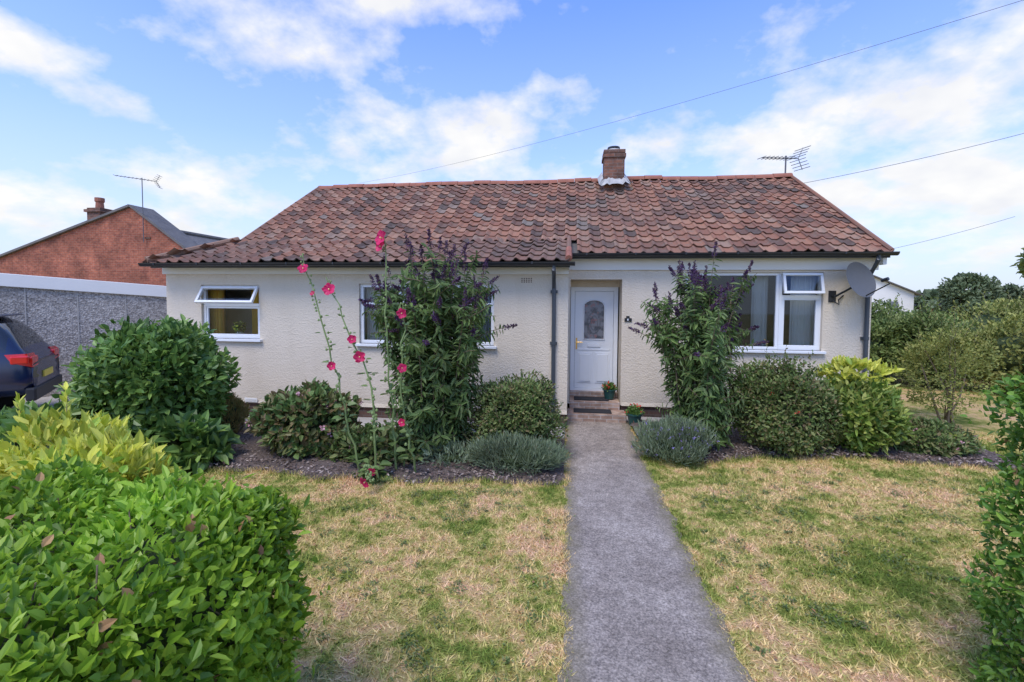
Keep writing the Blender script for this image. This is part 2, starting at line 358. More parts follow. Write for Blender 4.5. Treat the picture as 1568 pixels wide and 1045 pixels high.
def hollyhock(name,pts,flow,seed):
    rs=np.random.RandomState(seed); mb=MB(); pts=np.array(pts,float)
    t=np.linspace(0,1,16); s=np.linspace(0,1,len(pts))
    C=np.stack([np.interp(t,s,pts[:,i]) for i in range(3)],1); C[1:-1]+=rs.normal(size=(14,3))*.014
    mb.tube(C,np.linspace(.015,.006,16),6,0)
    for i in range(46):
        k=.2+.8*rs.rand(); x=k*15; a=int(min(x,14)); p=C[a]+(C[a+1]-C[a])*(x-a); d=unit(1,rs)[0]; d[2]=abs(d[2])*.5
        q=p+d*.04; mb.tube([p,q],.003,3,0)
        r=.018*(1.2-.5*k); mb.lathe((q[0],q[1],q[2]-r),[(.001,0),(r,r*.6),(r*.9,r*1.5),(.001,r*2.4)],6,0)
    nl=26; k=rs.rand(nl)**1.5*.85; Pp=np.array([C[int(a*15)] for a in k]); d=unit(nl,rs); d[:,2]=.1
    mb.leaves(Pp+d*.05,d,np.array([[0,0,1.]]*nl)+unit(nl,rs)*.3,.14*(1.2-k),.12*(1.2-k),1)
    for (k,r) in flow:
        r*=1.15
        x=k*15; a=int(min(x,14)); p=C[a]+(C[a+1]-C[a])*(x-a)
        n=np.array([rs.normal()*.4,-1,.15+rs.normal()*.3]); n/=np.linalg.norm(n)
        flower5(mb,p+n*.06,n,r,2,rs,3)
        if r>.09: flower5(mb,p+n*.05-np.array([.02,0,.10]),n,r*.75,2,rs,3)
    return mb.obj(name,[M['stem'],LM['budd'],LM['magenta'],M['pollen']])
def hedge(name,x0,x1,y0,y1,z1,n,L,W,lm,rc,seed,z0=.05):
    rs=np.random.RandomState(seed); mb=MB()
    ax=[(x1-x0)*(z1-z0)]*2+[(y1-y0)*(z1-z0)]*2+[(x1-x0)*(y1-y0)]
    f=rs.choice(5,size=n,p=np.array(ax)/sum(ax)); u=rs.rand(n);v=rs.rand(n)
    P=np.zeros((n,3)); X=x0+u*(x1-x0);Y=y0+u*(y1-y0);Z=z0+v*(z1-z0)
    P[f==0]=np.stack([X,np.full(n,y0),Z],1)[f==0]; P[f==1]=np.stack([X,np.full(n,y1),Z],1)[f==1]
    P[f==2]=np.stack([np.full(n,x0),Y,Z],1)[f==2]; P[f==3]=np.stack([np.full(n,x1),Y,Z],1)[f==3]
    P[f==4]=np.stack([X,y0+v*(y1-y0),np.full(n,z1)],1)[f==4]
    lo=np.array([x0+rc,y0+rc,-9]);hi=np.array([x1-rc,y1-rc,z1-rc]); q=np.clip(P,lo,hi)
    d=P-q; l=np.linalg.norm(d,axis=1,keepdims=True); o=d/(l+1e-9)
    lump=.03*np.sin(P[:,0:1]*7.3+P[:,2:3]*5)+.025*np.sin(P[:,1:2]*8.1+1.3+P[:,0:1]*4.1)+.03*np.sin(P[:,2:3]*13+P[:,0:1]*11+P[:,1:2]*9)
    dep=rs.rand(n,1)**1.6*.17
    P=q+o*(rc+lump-dep+.02)
    sp=rs.rand(n)<.02; P[sp]+=o[sp]*(.05+.06*rs.rand(sp.sum(),1))
    D=o*.55+unit(n,rs)*.75+np.array([0,0,.35]); Nn=o*.8+np.array([0,0,.5])+unit(n,rs)*.5
    dead=rs.rand(n)<.010
    mb.leaves(P[~dead],D[~dead],Nn[~dead],(L*(.55+.8*rs.rand(n)))[~dead],(W*(.6+.6*rs.rand(n)))[~dead],0,fold=.16)
    mb.leaves(P[dead],D[dead],Nn[dead],L,W,3)
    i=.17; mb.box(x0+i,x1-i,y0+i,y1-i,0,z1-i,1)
    for k in range(260):
        j=rs.randint(n); a=P[j]-o[j]*.2; b=P[j]+o[j]*.0+rs.normal(size=3)*.03; mb.tube([a,b],.003,3,2)
    return mb.obj(name,[lm,LM['core'],M['bark'],LM['dead']])
# ---------------------------------------------------------------- ground
g=MB(); g.quad((-400,-60,0),(400,-60,0),(400,700,0),(-400,700,0)); g.obj('ground',[M['lawn']])
def strip(name,left,right,z,mat):
    mb=MB(); V=[];F=[]
    for i,(a,b) in enumerate(zip(left,right)): V+=[(a[0],a[1],z),(b[0],b[1],z)]
    for i in range(len(left)-1): F.append([2*i,2*i+1,2*i+3,2*i+2])
    mb.add(V,F); return mb.obj(name,[mat])
ys=np.linspace(-3,8.22,240)
def jag(a,s): return .016*math.sin(a*9+s)+.012*math.sin(a*23+s*2)+.009*math.sin(a*57+s*3)
strip('garden_path',[(-0.01+jag(y,1),y) for y in ys],[(1.08+jag(y,4),y) for y in ys],.012,M['path'])
def ledge(x): return 5.12+.12*math.sin(x*1.1)+.05*math.sin(x*4.7)+.03*math.sin(x*11)+(.28 if x>-1.2 else .28*max(0,(x+3.2)/2) if x>-3.2 else 0)
def redge(x): return 6.40+.10*math.sin(x*1.7+1)+.04*math.sin(x*5)+.03*math.sin(x*12)+ .32*min(1,max(0,(x-1.8)/.6))
def bed(name,x0,x1,edge,y1,seed):
    rs=np.random.RandomState(seed); mb=MB(); nx,ny=120,24; V=[];F=[]
    for i in range(nx+1):
        x=x0+(x1-x0)*i/nx; e=edge(x)
        for j in range(ny+1):
            s=j/ny; V.append((x,e+(y1-e)*s,.008+.06*min(1,s*5)*min(1,(1-s)*6)+(.015*rs.rand() if 0<j<ny else 0)))
    for i in range(nx):
        for j in range(ny): a=i*(ny+1)+j; F.append([a,a+ny+1,a+ny+2,a+1])
    mb.add(V,F)
    n=7500; X=x0+(x1-x0)*rs.rand(n); Y=np.array([edge(x) for x in X]); Y=Y-.05+(y1-Y)*rs.rand(n)
    P=np.stack([X,Y,.055+.03*rs.rand(n)],1); mb.leaves(P,unit(n,rs)*[1,1,.3],np.array([[0,0,1.]]*n)+unit(n,rs)*.5,.05*(.4+rs.rand(n)),.022,1)
    return mb.obj(name,[M['bed'],M['chip']])
bed('flower_bed',-8.3,-.03,ledge,7.1,3); bed('flower_bed',1.1,6.0,redge,8.3,4)
mb=MB(); mb.box(-9.0,-.03,7.1,7.8,-.1,.045); mb.obj('paving_slabs',[M['concrete']],bevel=.01)
mb=MB(); mb.box(1.05,6.2,8.3,8.6,-.1,.04); mb.obj('paving_slabs',[M['concrete']],bevel=.01)
mb=MB(); mb.quad((-22,1,.006),(-8.9,3,.006),(-8.6,12,.006),(-22,12,.006)); mb.obj('driveway',[M['concrete']])
def blades(name,n,seed):
    rs=np.random.RandomState(seed)
    X=rs.rand(n*2)*13-6; Y=rs.rand(n*2)**.9*8.2+.3
    L=np.array([ledge(x) for x in X]); Rr=np.array([redge(x) for x in X])
    ok=((X<-.0+.02*rs.rand(len(X)))&(Y<L+.06)&(X>-5.6))|((X>1.05-.02*rs.rand(len(X)))&((Y<Rr+.05)|(X>6.05)))
    ok&=~((X<-1.3)&(Y<1.9)); X=X[ok][:n];Y=Y[ok][:n]; n=len(X)
    ke=20000; ex=np.where(rs.rand(ke)<.5,-.01+.03*rs.randn(ke),1.08+.03*rs.randn(ke)); ey=rs.rand(ke)*6.0+.5
    keep=(np.sin(ey*7+ex*3)+np.sin(ey*17)*.7+rs.randn(ke)*.6)>-.5; ex=ex[keep];ey=ey[keep]
    X=np.concatenate([X,ex]);Y=np.concatenate([Y,ey]); n=len(X)
    tuft=.5+.5*np.sin(X*5.3+2*np.sin(Y*3.1))*np.sin(Y*6.1+2*np.sin(X*2.7))
    h=.012+.028*rs.rand(n)**1.5*(.5+tuft); a=rs.rand(n)*6.28; w=.0032+.0035*rs.rand(n)
    E=np.where(X<.5,np.array([ledge(x) for x in X]),np.array([redge(x) for x in X])); h=h+np.where(np.abs(Y-E)<.09,.045*rs.rand(n),0)
    lean=rs.normal(size=(n,2))*.026
    V=np.stack([np.stack([X-np.cos(a)*w,Y-np.sin(a)*w,np.zeros(n)],1),np.stack([X+np.cos(a)*w,Y+np.sin(a)*w,np.zeros(n)],1),np.stack([X+lean[:,0],Y+lean[:,1],h],1)],1).reshape(-1,3)
    mb=MB(); mb.add(V,np.arange(n)[:,None]*3+np.array([[0,1,2]]))
    for c in range(520):
        cx,cy=(rs.rand()*4.6-4.7,rs.rand()*4.3+.8) if rs.rand()<.4 else (1.2+rs.rand()*4.8,rs.rand()*5.4+.8)
        if cx<-1.2 and cy<2.1: continue
        r=.02+.14*rs.rand()**3; m_=int(12+420*r)
        P=np.stack([cx+rs.normal(size=m_)*r*.8,cy+rs.normal(size=m_)*r*.8,.008+.012*rs.rand(m_)],1)
        mb.leaves(P,unit(m_,rs)*[1,1,.25]+[0,0,.3],np.array([[0,0,1.]]*m_)+unit(m_,rs)*.4,.024,.012,1)
    m_=260; P=np.stack([rs.rand(m_)*9-3.5,rs.rand(m_)*5+1,np.full(m_,.028)],1); P=P[(P[:,0]<-.1)|(P[:,0]>1.2)]; m_=len(P)
    mb.leaves(P,unit(m_,rs)*[1,1,.1],np.array([[0,0,1.]]*m_)+unit(m_,rs)*.3,.035,.02,2)
    return mb.obj(name,[M['blade'],LM['fuch'],LM['dead']])
blades('lawn_grass',215000,11)
# ---------------------------------------------------------------- bungalow
H=empty('bungalow_house')
def wall(mb,x0,x1,z0,z1,y,ops,dep=.14,mi=0):
    xs=sorted({x0,x1,*[o[0] for o in ops],*[o[1] for o in ops]}); zs=sorted({z0,z1,*[o[2] for o in ops],*[o[3] for o in ops]})
    for i in range(len(xs)-1):
        for j in range(len(zs)-1):
            cx=(xs[i]+xs[i+1])/2; cz=(zs[j]+zs[j+1])/2
            if any(o[0]<cx<o[1] and o[2]<cz<o[3] for o in ops): continue
            mb.quad((xs[i],y,zs[j]),(xs[i+1],y,zs[j]),(xs[i+1],y,zs[j+1]),(xs[i],y,zs[j+1]),mi)
    for a,b,c,d in ops:
        mb.quad((a,y,c),(a,y+dep,c),(a,y+dep,d),(a,y,d),mi); mb.quad((b,y,c),(b,y,d),(b,y+dep,d),(b,y+dep,c),mi)
        mb.quad((a,y,d),(a,y+dep,d),(b,y+dep,d),(b,y,d),mi); mb.quad((a,y,c),(b,y,c),(b,y+dep,c),(a,y+dep,c),mi)
YL,YR,YD=7.8,8.6,9.05
XR=5.2
w=MB()
W1=(-6.83,-5.65,1.42,2.42); W2=(-3.72,-1.27,1.38,2.45); W3=(2.1,4.42,1.32,2.70)
wall(w,-7.55,-.0,.24,2.75,YL,[W1,W2])
PO=(.04,.98,.24,2.57)
wall(w,.0,XR,.24,3.0,YR,[W3,PO],dep=.14)
w.quad((.04,YR+.14,.0),(.04,YD,.0),(.04,YD,2.57),(.04,YR+.14,2.57)); w.quad((.98,YR+.14,.0),(.98,YD,.0),(.98,YD,2.57),(.98,YR+.14,2.57))
w.quad((.04,YR+.14,2.57),(.98,YR+.14,2.57),(.98,YD,2.57),(.04,YD,2.57))
w.quad((.0,YL,.24),(.0,YR,.24),(.0,YR,3.1),(.0,YL,2.8))
w.quad((XR,YR,0),(XR,15.4,0),(XR,15.4,3.0),(XR,YR,3.0)); w.addp([(XR,YR,3.0),(XR,15.4,3.0),(XR,12,5.1)],[[0,1,2]])
w.quad((-7.55,YL,.24),(-7.55,9.0,.24),(-7.55,9.0,2.75),(-7.55,YL,2.75)); w.quad((-6.7,9,0),(-6.7,15.4,0),(-6.7,15.4,3),(-6.7,9,3)); w.addp([(-6.7,9,3),(-6.7,15.4,3),(-6.7,12,5.1)],[[0,1,2]])
w.quad((-7.55,9,0),(-6.7,9,0),(-6.7,9,2.8),(-7.55,9,2.8)); w.quad((-6.7,15.4,0),(XR,15.4,0),(XR,15.4,3),(-6.7,15.4,3))
w.obj('walls',[M['render']],H)
p=MB(); p.box(-7.53,-.02,YL+.02,YL+.1,0,.24); p.box(1.0,XR-.02,YR+.02,YR+.1,0,.24); p.box(-7.53,-7.45,YL+.1,9,0,.24); p.box(-.1,-.02,YL+.1,YR,0,.24)
p.obj('plinth',[M['plinth']],H)
p=MB()
for (a,b,y) in ((-7.55,-.0,YL),(1.0,XR,YR)):
    p.addp([(a,y-.003,.30),(b,y-.003,.30),(b,y-.03,.235),(a,y-.03,.235),(b,y+.02,.235),(a,y+.02,.235)],[[0,1,2,3],[3,2,4,5]])
p.obj('bell_drip',[M['render']],H)
r=MB()
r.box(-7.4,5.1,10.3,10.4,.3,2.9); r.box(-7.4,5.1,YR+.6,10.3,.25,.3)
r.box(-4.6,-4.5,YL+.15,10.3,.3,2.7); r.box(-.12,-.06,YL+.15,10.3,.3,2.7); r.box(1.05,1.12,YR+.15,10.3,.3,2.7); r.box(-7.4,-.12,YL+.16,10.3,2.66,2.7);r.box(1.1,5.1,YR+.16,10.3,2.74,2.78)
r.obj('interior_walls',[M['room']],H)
def tiles(mb,O,U,V,nc,nr,tw,th,keep,mi=0,rs=R):
    O=np.array(O,float);U=np.array(U,float);V=np.array(V,float);Nn=np.cross(U,V); Nn/=np.linalg.norm(Nn)
    s=np.linspace(0,1,9); prof=.023*np.cos(2*math.pi*(s-.12))+.009*np.cos(4*math.pi*(s-.1))
    for r in range(nr):
        for c in range(nc):
            if not keep(c,r): continue
            j=rs.normal()*.004; dv=rs.normal()*.008; du=rs.normal()*.004
            u=(c*tw+s*tw*1.04+du)[:,None]*U
            f=O+u+V*(r*th-.030+dv)+Nn*(prof+.040+j)[:,None]; b=O+u+V*((r+1)*th)+Nn*(prof+.012)[:,None]; lo=O+u+V*(r*th-.026+dv)+Nn*(prof+.022+j)[:,None]
            n=9; VV=np.concatenate([b,f,lo]); VV[:,2]+=.014*np.sin(VV[:,0]*1.3+VV[:,1])+.010*np.sin(VV[:,0]*3.1-VV[:,1]*2.)
            F=[[i,i+1,n+i+1,n+i] for i in range(n-1)]+[[n+i,n+i+1,2*n+i+1,2*n+i] for i in range(n-1)]
            mb.add(VV,F,mi)
t=MB()
ZR=5.20
sl=np.array([0,3.65,ZR-3.02]); SL=np.linalg.norm(sl); sv=sl/SL
X0,X1=-6.82,5.32; nc=54; tw=(X1-X0)/nc; nr=16; th=SL/nr
tiles(t,(X0,8.35,3.02),(1,0,0),sv,nc,nr,tw,th,lambda c,r: not(r<2 and X0+c*tw<-.01))
t.obj('roof_tiles',[M['tile']],H,smooth=False)
t=MB(); l2=np.array([0,1.42,.53]); L2=np.linalg.norm(l2); lv=l2/L2
tiles(t,(-7.62,7.48,2.81),(1,0,0),lv,34,5,.2243,L2/5,lambda c,r: c*.2243>=r*.15-.05)
tiles(t,(-7.62,9.2,2.81),(0,-1,0),np.array([.8,0,.6])/1.0,7,4,.25,.24,lambda c,r: c*.25<1.72-r*.42)
t.obj('lean_to_tiles',[M['tile_d']],H)
u=MB()
u.quad((X0,8.9,3.31),(X1,8.9,3.31),(X1,12,ZR-.03),(X0,12,ZR-.03)); u.quad((0,8.36,2.99),(X1,8.36,2.99),(X1,8.9,3.31),(0,8.9,3.31))
u.quad((X0,12,ZR-.03),(X1,12,ZR-.03),(X1,15.7,3.0),(X0,15.7,3.0)); u.quad((-7.61,7.5,2.785),(0,7.5,2.785),(0,8.9,3.30),(-6.9,8.9,3.30)); u.addp([(-7.61,7.5,2.785),(-6.9,8.9,3.30),(-7.61,9.2,2.785)],[[0,1,2]])
u.quad((0.001,7.5,2.79),(0.001,8.9,3.33),(0.001,8.9,2.7),(0.001,7.5,2.7))
u.obj('roof_underlay',[M['slate']],H)
rd=MB(); nR=28
for i in range(nR):
    a=X0-.02+i*(X1-X0+.04)/nR; b=a+(X1-X0+.04)/nR-.008; k=7; dz=R.normal()*.010; rr=.115
    V=[]
    for x in (a,b):
        for j in range(k+1): A=math.pi*j/k; V.append((x,12+rr*1.1*math.cos(A),ZR-.02+dz+rr*math.sin(A)+.014*math.sin(x*1.3+12)))
    F=[[j,j+1,k+2+j,k+1+j] for j in range(k)]+[list(range(k+1)),[k+1+j for j in range(k+1)][::-1]]
    rd.addp(V,F)
for i in range(2):
    a=np.array([.0,7.46,2.86])+lv*(i*L2/5); b=a+lv*(L2/5-.01); rd.tube([a,b],.055,8)
rd.obj('ridge_tiles',[M['terracotta']],H)
vg=MB()
vg.tube([(X1,8.33,3.05),(X1,12,ZR+.05)],.035,6)
vg.tube([(X0,8.9,3.38),(X0,12,ZR+.05)],.035,6); vg.tube([(-7.60,7.45,2.86),(-6.9,8.9,3.41)],.055,8); vg.tube([(.0,8.05,3.06),(.0,8.95,3.39)],.045,8)
vg.obj('verge_tiles',[M['tile_d']],H)
f=MB()
f.box(.0,XR+.07,YR-.035,YR-.002,2.74,2.95); f.box(.0,XR+.12,8.40,YR-.037,2.952,2.972); f.box(-7.60,-.0,YL-.03,YL-.002,2.62,2.76); f.box(-7.6,.02,7.56,YL-.032,2.762,2.78)
f.box(.0,.03,7.6,8.56,2.70,2.758); f.box(XR+.03,XR+.09,8.40,YR-.036,2.82,2.95)
f.obj('fascia_soffit',[M['white_paint']],H,bevel=.004)
g=MB()
def gutter(mb,x0,x1,y,z,r=.062):
    k=8; V=[]
    for x in (x0,x1):
        for rr in (r,r-.008):
            for j in range(k+1): A=math.pi+math.pi*j/k; V.append((x,y+rr*math.cos(A),z+rr*math.sin(A)))
    n=k+1; F=[]
    for j in range(k): F+=[[j,j+1,2*n+j+1,2*n+j],[n+j,n+j+1,3*n+j+1,3*n+j]]
    F+=[[0,n,3*n,2*n],[k,n+k,3*n+k,2*n+k],list(range(n)),[2*n+j for j in range(n)]]
    mb.addp(V,F)
    x=x0+.3
    while x<x1: mb.box(x,x+.025,y-r-.006,y+r+.03,z-.035,z+.004); x+=.85
gutter(g,.0,X1+.06,8.30,3.02); gutter(g,-7.70,.10,7.44,2.80)
g.box(0.0,X1,8.37,8.40,2.93,3.02); g.box(-7.58,.02,7.51,7.56,2.72,2.80)
g.obj('gutters',[M['black']],H)
d=MB()
def dpipe(mb,x,yg,zg,yw,zb):
    mb.tube([(x,yg,zg-.04),(x,yg,zg-.12),(x,yw,zg-.42),(x,yw,zb)],.036,10)
    for z in (zg-.5,(zg+zb)/2,zb+.4): mb.tube([(x,yw,z),(x,yw,z+.05)],.044,10); mb.box(x-.06,x+.06,yw+.02,yw+.06,z,z+.05)
dpipe(d,-.24,7.44,2.80,7.74,.05); dpipe(d,5.10,8.30,3.02,8.54,.05)
d.obj('downpipes',[M['grey_pipe']],H,smooth=False)
def pane(fr,gl,x0,x1,z0,z1,y,fw=.05,fd=.06):
    fr.box(x0,x1,y,y+fd,z0,z0+fw); fr.box(x0,x1,y,y+fd,z1-fw,z1); fr.box(x0,x0+fw,y+.001,y+fd-.001,z0+fw,z1-fw); fr.box(x1-fw,x1,y+.001,y+fd-.001,z0+fw,z1-fw)
    gl.quad((x0+fw,y+.03,z0+fw),(x1-fw,y+.03,z0+fw),(x1-fw,y+.03,z1-fw),(x0+fw,y+.03,z1-fw))
def sash_open(fr,gl,x0,x1,z0,z1,y,ang):
    a=MB();b=MB(); pane(a,b,x0,x1,z0-z1,0,0,.045,.05); c,s=math.cos(ang),math.sin(ang)
    for src,dst in ((a,fr),(b,gl)):
        V=np.concatenate(src.v); q=V.copy(); q[:,1]=y+V[:,1]*c+V[:,2]*s; q[:,2]=z1+V[:,2]*c-V[:,1]*s
        dst.add(q,src.f)
def sill(mb,x0,x1,y,z): mb.box(x0-.05,x1+.05,y-.07,y+.09,z-.045,z)
fr=MB();gl=MB()
yy=YL+.05
x0,x1,z0,z1=W1
pane(fr,gl,x0,x1,z0,z1,yy,.05); fr.box(x0+.05,x1-.05,yy,yy+.06,2.02,2.08)
gl.v=[];gl.f=[];gl.m=[];gl.n=0
pane(fr,gl,x0+.05,x1-.05,z0+.05,2.02,yy+.012,.035,.04)
sash_open(fr,gl,x0+.02,x1-.02,2.05,z1-.02,yy-.06,D2R(32)); sill(fr,x0,x1,YL,z0)
x0,x1,z0,z1=W2
for a,b in ((x0,x0+.78),(x0+.78,x1-.78),(x1-.78,x1)): pane(fr,gl,a+.001,b-.001,z0,z1,yy,.06)
fr.box(x0+.03,x0+.76,yy-.012,yy-.001,2.08,2.12);fr.box(x1-.76,x1-.03,yy-.012,yy-.001,2.08,2.12); sill(fr,x0,x1,YL,z0)
x0,x1,z0,z1=W3; yy=YR+.05; xm=3.72
pane(fr,gl,x0,xm,z0,z1,yy,.055); pane(fr,gl,xm+.002,x1,z0,z1-.40,yy,.09); sash_open(fr,gl,xm+.02,x1-.02,z1-.38,z1-.01,yy-.07,D2R(14)); fr.box(xm+.002,x1,yy,yy+.06,z1-.04,z1); sill(fr,x0,x1,YR,z0)
fr.box(xm+.002,xm+.05,yy,yy+.06,z1-.4,z1-.04); fr.box(x1-.05,x1,yy,yy+.06,z1-.4,z1-.04)
fr.obj('window_frames',[M['white']],H,bevel=.006); gl.obj('window_glass',[M['glass']],H)
def curtain(name,x0,x1,y,z0,z1,m,amp=.03):
    mb=MB();n=60;V=[];F=[]
    for i in range(n+1):
        x=x0+(x1-x0)*i/n; yv=y+amp*math.sin(i*.9)+amp*.4*math.sin(i*2.3)
        V+=[(x,yv,z0),(x,yv,z1)]
    F=[[2*i,2*i+2,2*i+3,2*i+1] for i in range(n)]; mb.add(V,F); mb.obj(name,[m],H,smooth=True)
curtain('yellow_curtain_a',-7.0,-6.55,8.05,1.4,2.42,M['curt_y'],.04); curtain('yellow_curtain_b',-5.98,-5.78,8.05,1.4,2.42,M['curt_y'],.03); curtain('curtain_c',4.0,4.42,8.86,1.3,2.68,M['curt_w'],.03); curtain('curtain_d',2.12,2.5,8.86,1.3,2.68,M['curt_w'],.03)
curtain('curtain_g',3.35,3.62,8.90,1.3,2.68,M['curt_w'],.03)
curtain('curtain_e',-3.7,-3.3,8.06,1.4,2.44,M['curt_w'],.03); curtain('curtain_f',-1.7,-1.3,8.06,1.4,2.44,M['curt_w'],.03)
v=MB(); v.box(-5.95,-5.70,YL-.045,YL-.032,.25,.33)
for i in range(3): v.box(-5.93,-5.72,YL-.052,YL-.046,.265+i*.02,.272+i*.02)
v.obj('air_vent',[M['white_paint']],H)
v=MB()
for i in range(5):
    for j in range(3): v.box(-.80+i*.04,-.78+i*.04,YL-.004,YL+.01,2.48+j*.03,2.497+j*.03)
v.obj('air_brick',[M['plinth']],H)
v=MB(); v.box(1.03,1.16,YR-.02,YR-.002,1.80,1.86,0); v.box(1.06,1.12,YR-.018,YR-.003,1.862,1.90,0); v.box(1.08,1.10,YR-.024,YR-.0205,1.815,1.85,1)
v.obj('house_number',[M['black'],M['white']],H)
dr=MB(); fx0,fx1,fz0,fz1=.05,.96,.40,2.44
dr.box(fx0,fx0+.08,YD,YD+.08,fz0,fz1);dr.box(fx1-.08,fx1,YD,YD+.08,fz0,fz1);dr.box(fx0+.08,fx1-.08,YD,YD+.08,fz1-.08,fz1);dr.box(fx0+.08,fx1-.08,YD,YD+.08,fz0,fz0+.05)
sx0,sx1,sz0,sz1=.135,.875,.455,2.355; ys_=YD+.02
cx=.505; gw=.20; gz0,gz1=1.42,2.06
arc=[(cx+gw*math.cos(A),gz1+.13*math.sin(A)) for A in np.linspace(0,math.pi,13)]
hole=[(cx+gw,gz0)]+arc+[(cx-gw,gz0)]
dr.quad((sx0,ys_,sz0),(sx1,ys_,sz0),(sx1,ys_,gz0),(sx0,ys_,gz0)); dr.quad((sx0,ys_,gz0),(cx-gw,ys_,gz0),(cx-gw,ys_,gz1),(sx0,ys_,gz1)); dr.quad((cx+gw,ys_,gz0),(sx1,ys_,gz0),(sx1,ys_,gz1),(cx+gw,ys_,gz1))
for i in range(12):
    (a,b),(c,e)=arc[i],arc[i+1]; ta=sx1+(sx0-sx1)*i/12; tb=sx1+(sx0-sx1)*(i+1)/12
    dr.quad((a,ys_,b),(ta,ys_,sz1),(tb,ys_,sz1),(c,ys_,e))
dr.addp([(sx1,ys_,gz1),(sx1,ys_,sz1),(arc[0][0],ys_,gz1)],[[0,1,2]]); dr.addp([(sx0,ys_,gz1),(sx0,ys_,sz1),(arc[-1][0],ys_,gz1)],[[0,1,2]])
hp=[(a,ys_-.012,b) for a,b in hole]; hp.append(hp[0]); dr.tube(hp,.013,6)
for a,b in ((.20,.475),(.535,.81)):
    dr.box(a,b,ys_-.012,ys_-.001,.56,1.16); dr.box(a+.035,b-.035,ys_-.026,ys_-.0125,.595,1.125)
dr.box(.20,.81,ys_-.010,ys_-.001,1.20,1.23); dr.box(.38,.63,ys_-.02,ys_-.0105,1.27,1.33)
dr.obj('front_door',[M['white']],H,bevel=.004)
dw=MB(); dw.box(.041,.979,YD+.002,YD+.08,fz1+.001,2.569); dw.obj('door_head',[M['render']],H)
dg=MB(); dg.addp([(a,ys_+.02,b) for a,b in hole],[list(range(len(hole)))],0)
for k in range(2):
    q=[(cx+ (.07+.05*k)*math.cos(A),ys_+.012,1.74+(.14+.07*k)*math.sin(A)) for A in np.linspace(0,2*math.pi,17)]; dg.tube(q,.005,5,1)
dg.tube([(cx,ys_+.012,gz0),(cx,ys_+.012,1.53)],.005,5,1)
def frosted():
    m,nt,b=nm('frosted_door_glass'); p_=pos(nt); c=mix(nt,ramp(nt,noise(nt,p_,9,3),[(.45,(0,0,0)),(.6,(1,1,1))]),(.22,.22,.24),(.08,.085,.10))
    c=mix(nt,ramp(nt,noise(nt,p_,16,2),[(.60,(0,0,0)),(.66,(.6,.6,.6))]),c,(.35,.14,.13)); lk(nt,c,b.inputs['Base Color']); b.inputs['Roughness'].default_value=.15; bump(nt,b,noise(nt,p_,60,2),.3,.01); return m
dg.obj('door_glass',[frosted(),M['lead']],H)
hd=MB(); hd.box(.155,.185,ys_-.015,ys_-.001,1.22,1.44); hd.tube([(.17,ys_-.01,1.36),(.17,ys_-.05,1.36),(.28,ys_-.05,1.36)],.009,6); hd.obj('door_handle',[M['gold']],H)
st=MB(); st.box(.045,.975,8.60,YD+.02,0,.29,0); st.box(.045,.975,YD-.05,YD+.07,.291,.40,0); st.box(-.0,1.05,8.22,8.598,0,.15,0)
st.obj('brick_steps',[M['quarry']],H,bevel=.008)
mb=MB(); mb.box(.13,.78,8.66,8.95,.292,.31); mb.obj('doormat',[M['mat']],bevel=.005)
mb=MB(); mb.box(.12,.80,8.27,8.55,.152,.168); mb.obj('doormat',[M['mat']],bevel=.005)
c=MB(); cx0,cx1,cy0,cy1=.82,1.30,11.35,11.85
c.box(cx0,cx1,cy0,cy1,4.6,5.72,0); c.box(cx0-.03,cx1+.03,cy0-.03,cy1+.03,5.62,5.70,0); c.box(cx0-.015,cx1+.015,cy0-.015,cy1+.015,5.721,5.80,0)
c.lathe(((cx0+cx1)/2,(cy0+cy1)/2,5.80),[(.20,0),(.17,.05),(.16,.06)],14,2); c.lathe(((cx0+cx1)/2,(cy0+cy1)/2,5.82),[(.13,0),(.12,.05),(.15,.06),(.15,.10),(.001,.11)],14,3)
V=[];F=[];nS=13
rs=np.random.RandomState(2)
for i in range(nS):
    s=i/(nS-1); x=cx0-.13+(cx1-cx0+.26)*s; xi=cx0-.02+(cx1-cx0+.04)*s
    V+=[(x,cy0-.17+rs.normal()*.02,4.945+rs.normal()*.02),(xi,cy0-.02,5.11+rs.normal()*.012)]
F=[[2*i,2*i+2,2*i+3,2*i+1] for i in range(nS-1)]; c.addp(V,F,1)
c.addp([(cx0-.13,cy0-.17,4.945),(cx1+.13,cy0-.17,4.945),(cx1+.02,cy0-.02,5.11),(cx0-.02,cy0-.02,5.11),(cx0-.13,cy1,5.26),(cx1+.13,cy1,5.26),(cx1+.02,cy1,5.41),(cx0-.02,cy1,5.41)],[[0,3,7,4],[1,5,6,2]],1)
c.obj('chimney_stack',[M['chimney'],M['mortar'],M['mortar'],M['black']],H)
s=MB(); C=np.array([4.80,8.22,2.56]); nrm=np.array([.45,-.85,.30]); nrm/=np.linalg.norm(nrm); a=np.cross(nrm,[0,0,1]);a/=np.linalg.norm(a); b=np.cross(a,nrm)
V=[];F=[];K=28;Q=6
for i in range(Q+1):
    rr=i/Q
    for j in range(K): A=2*math.pi*j/K; V.append(C+.35*rr*math.cos(A)*a+.31*rr*math.sin(A)*b+nrm*.07*(rr**2-1))
F=[[i*K+j,i*K+(j+1)%K,(i+1)*K+(j+1)%K,(i+1)*K+j] for i in range(Q) for j in range(K)]
s.addp(V,F,0); back=C-nrm*.08; s.tube([back,back-nrm*.05+[0,0,-.08],(4.56,8.5,2.28),(4.56,8.59,2.28)],.018,8,1); s.box(4.50,4.62,8.585,8.598,2.18,2.38,1)
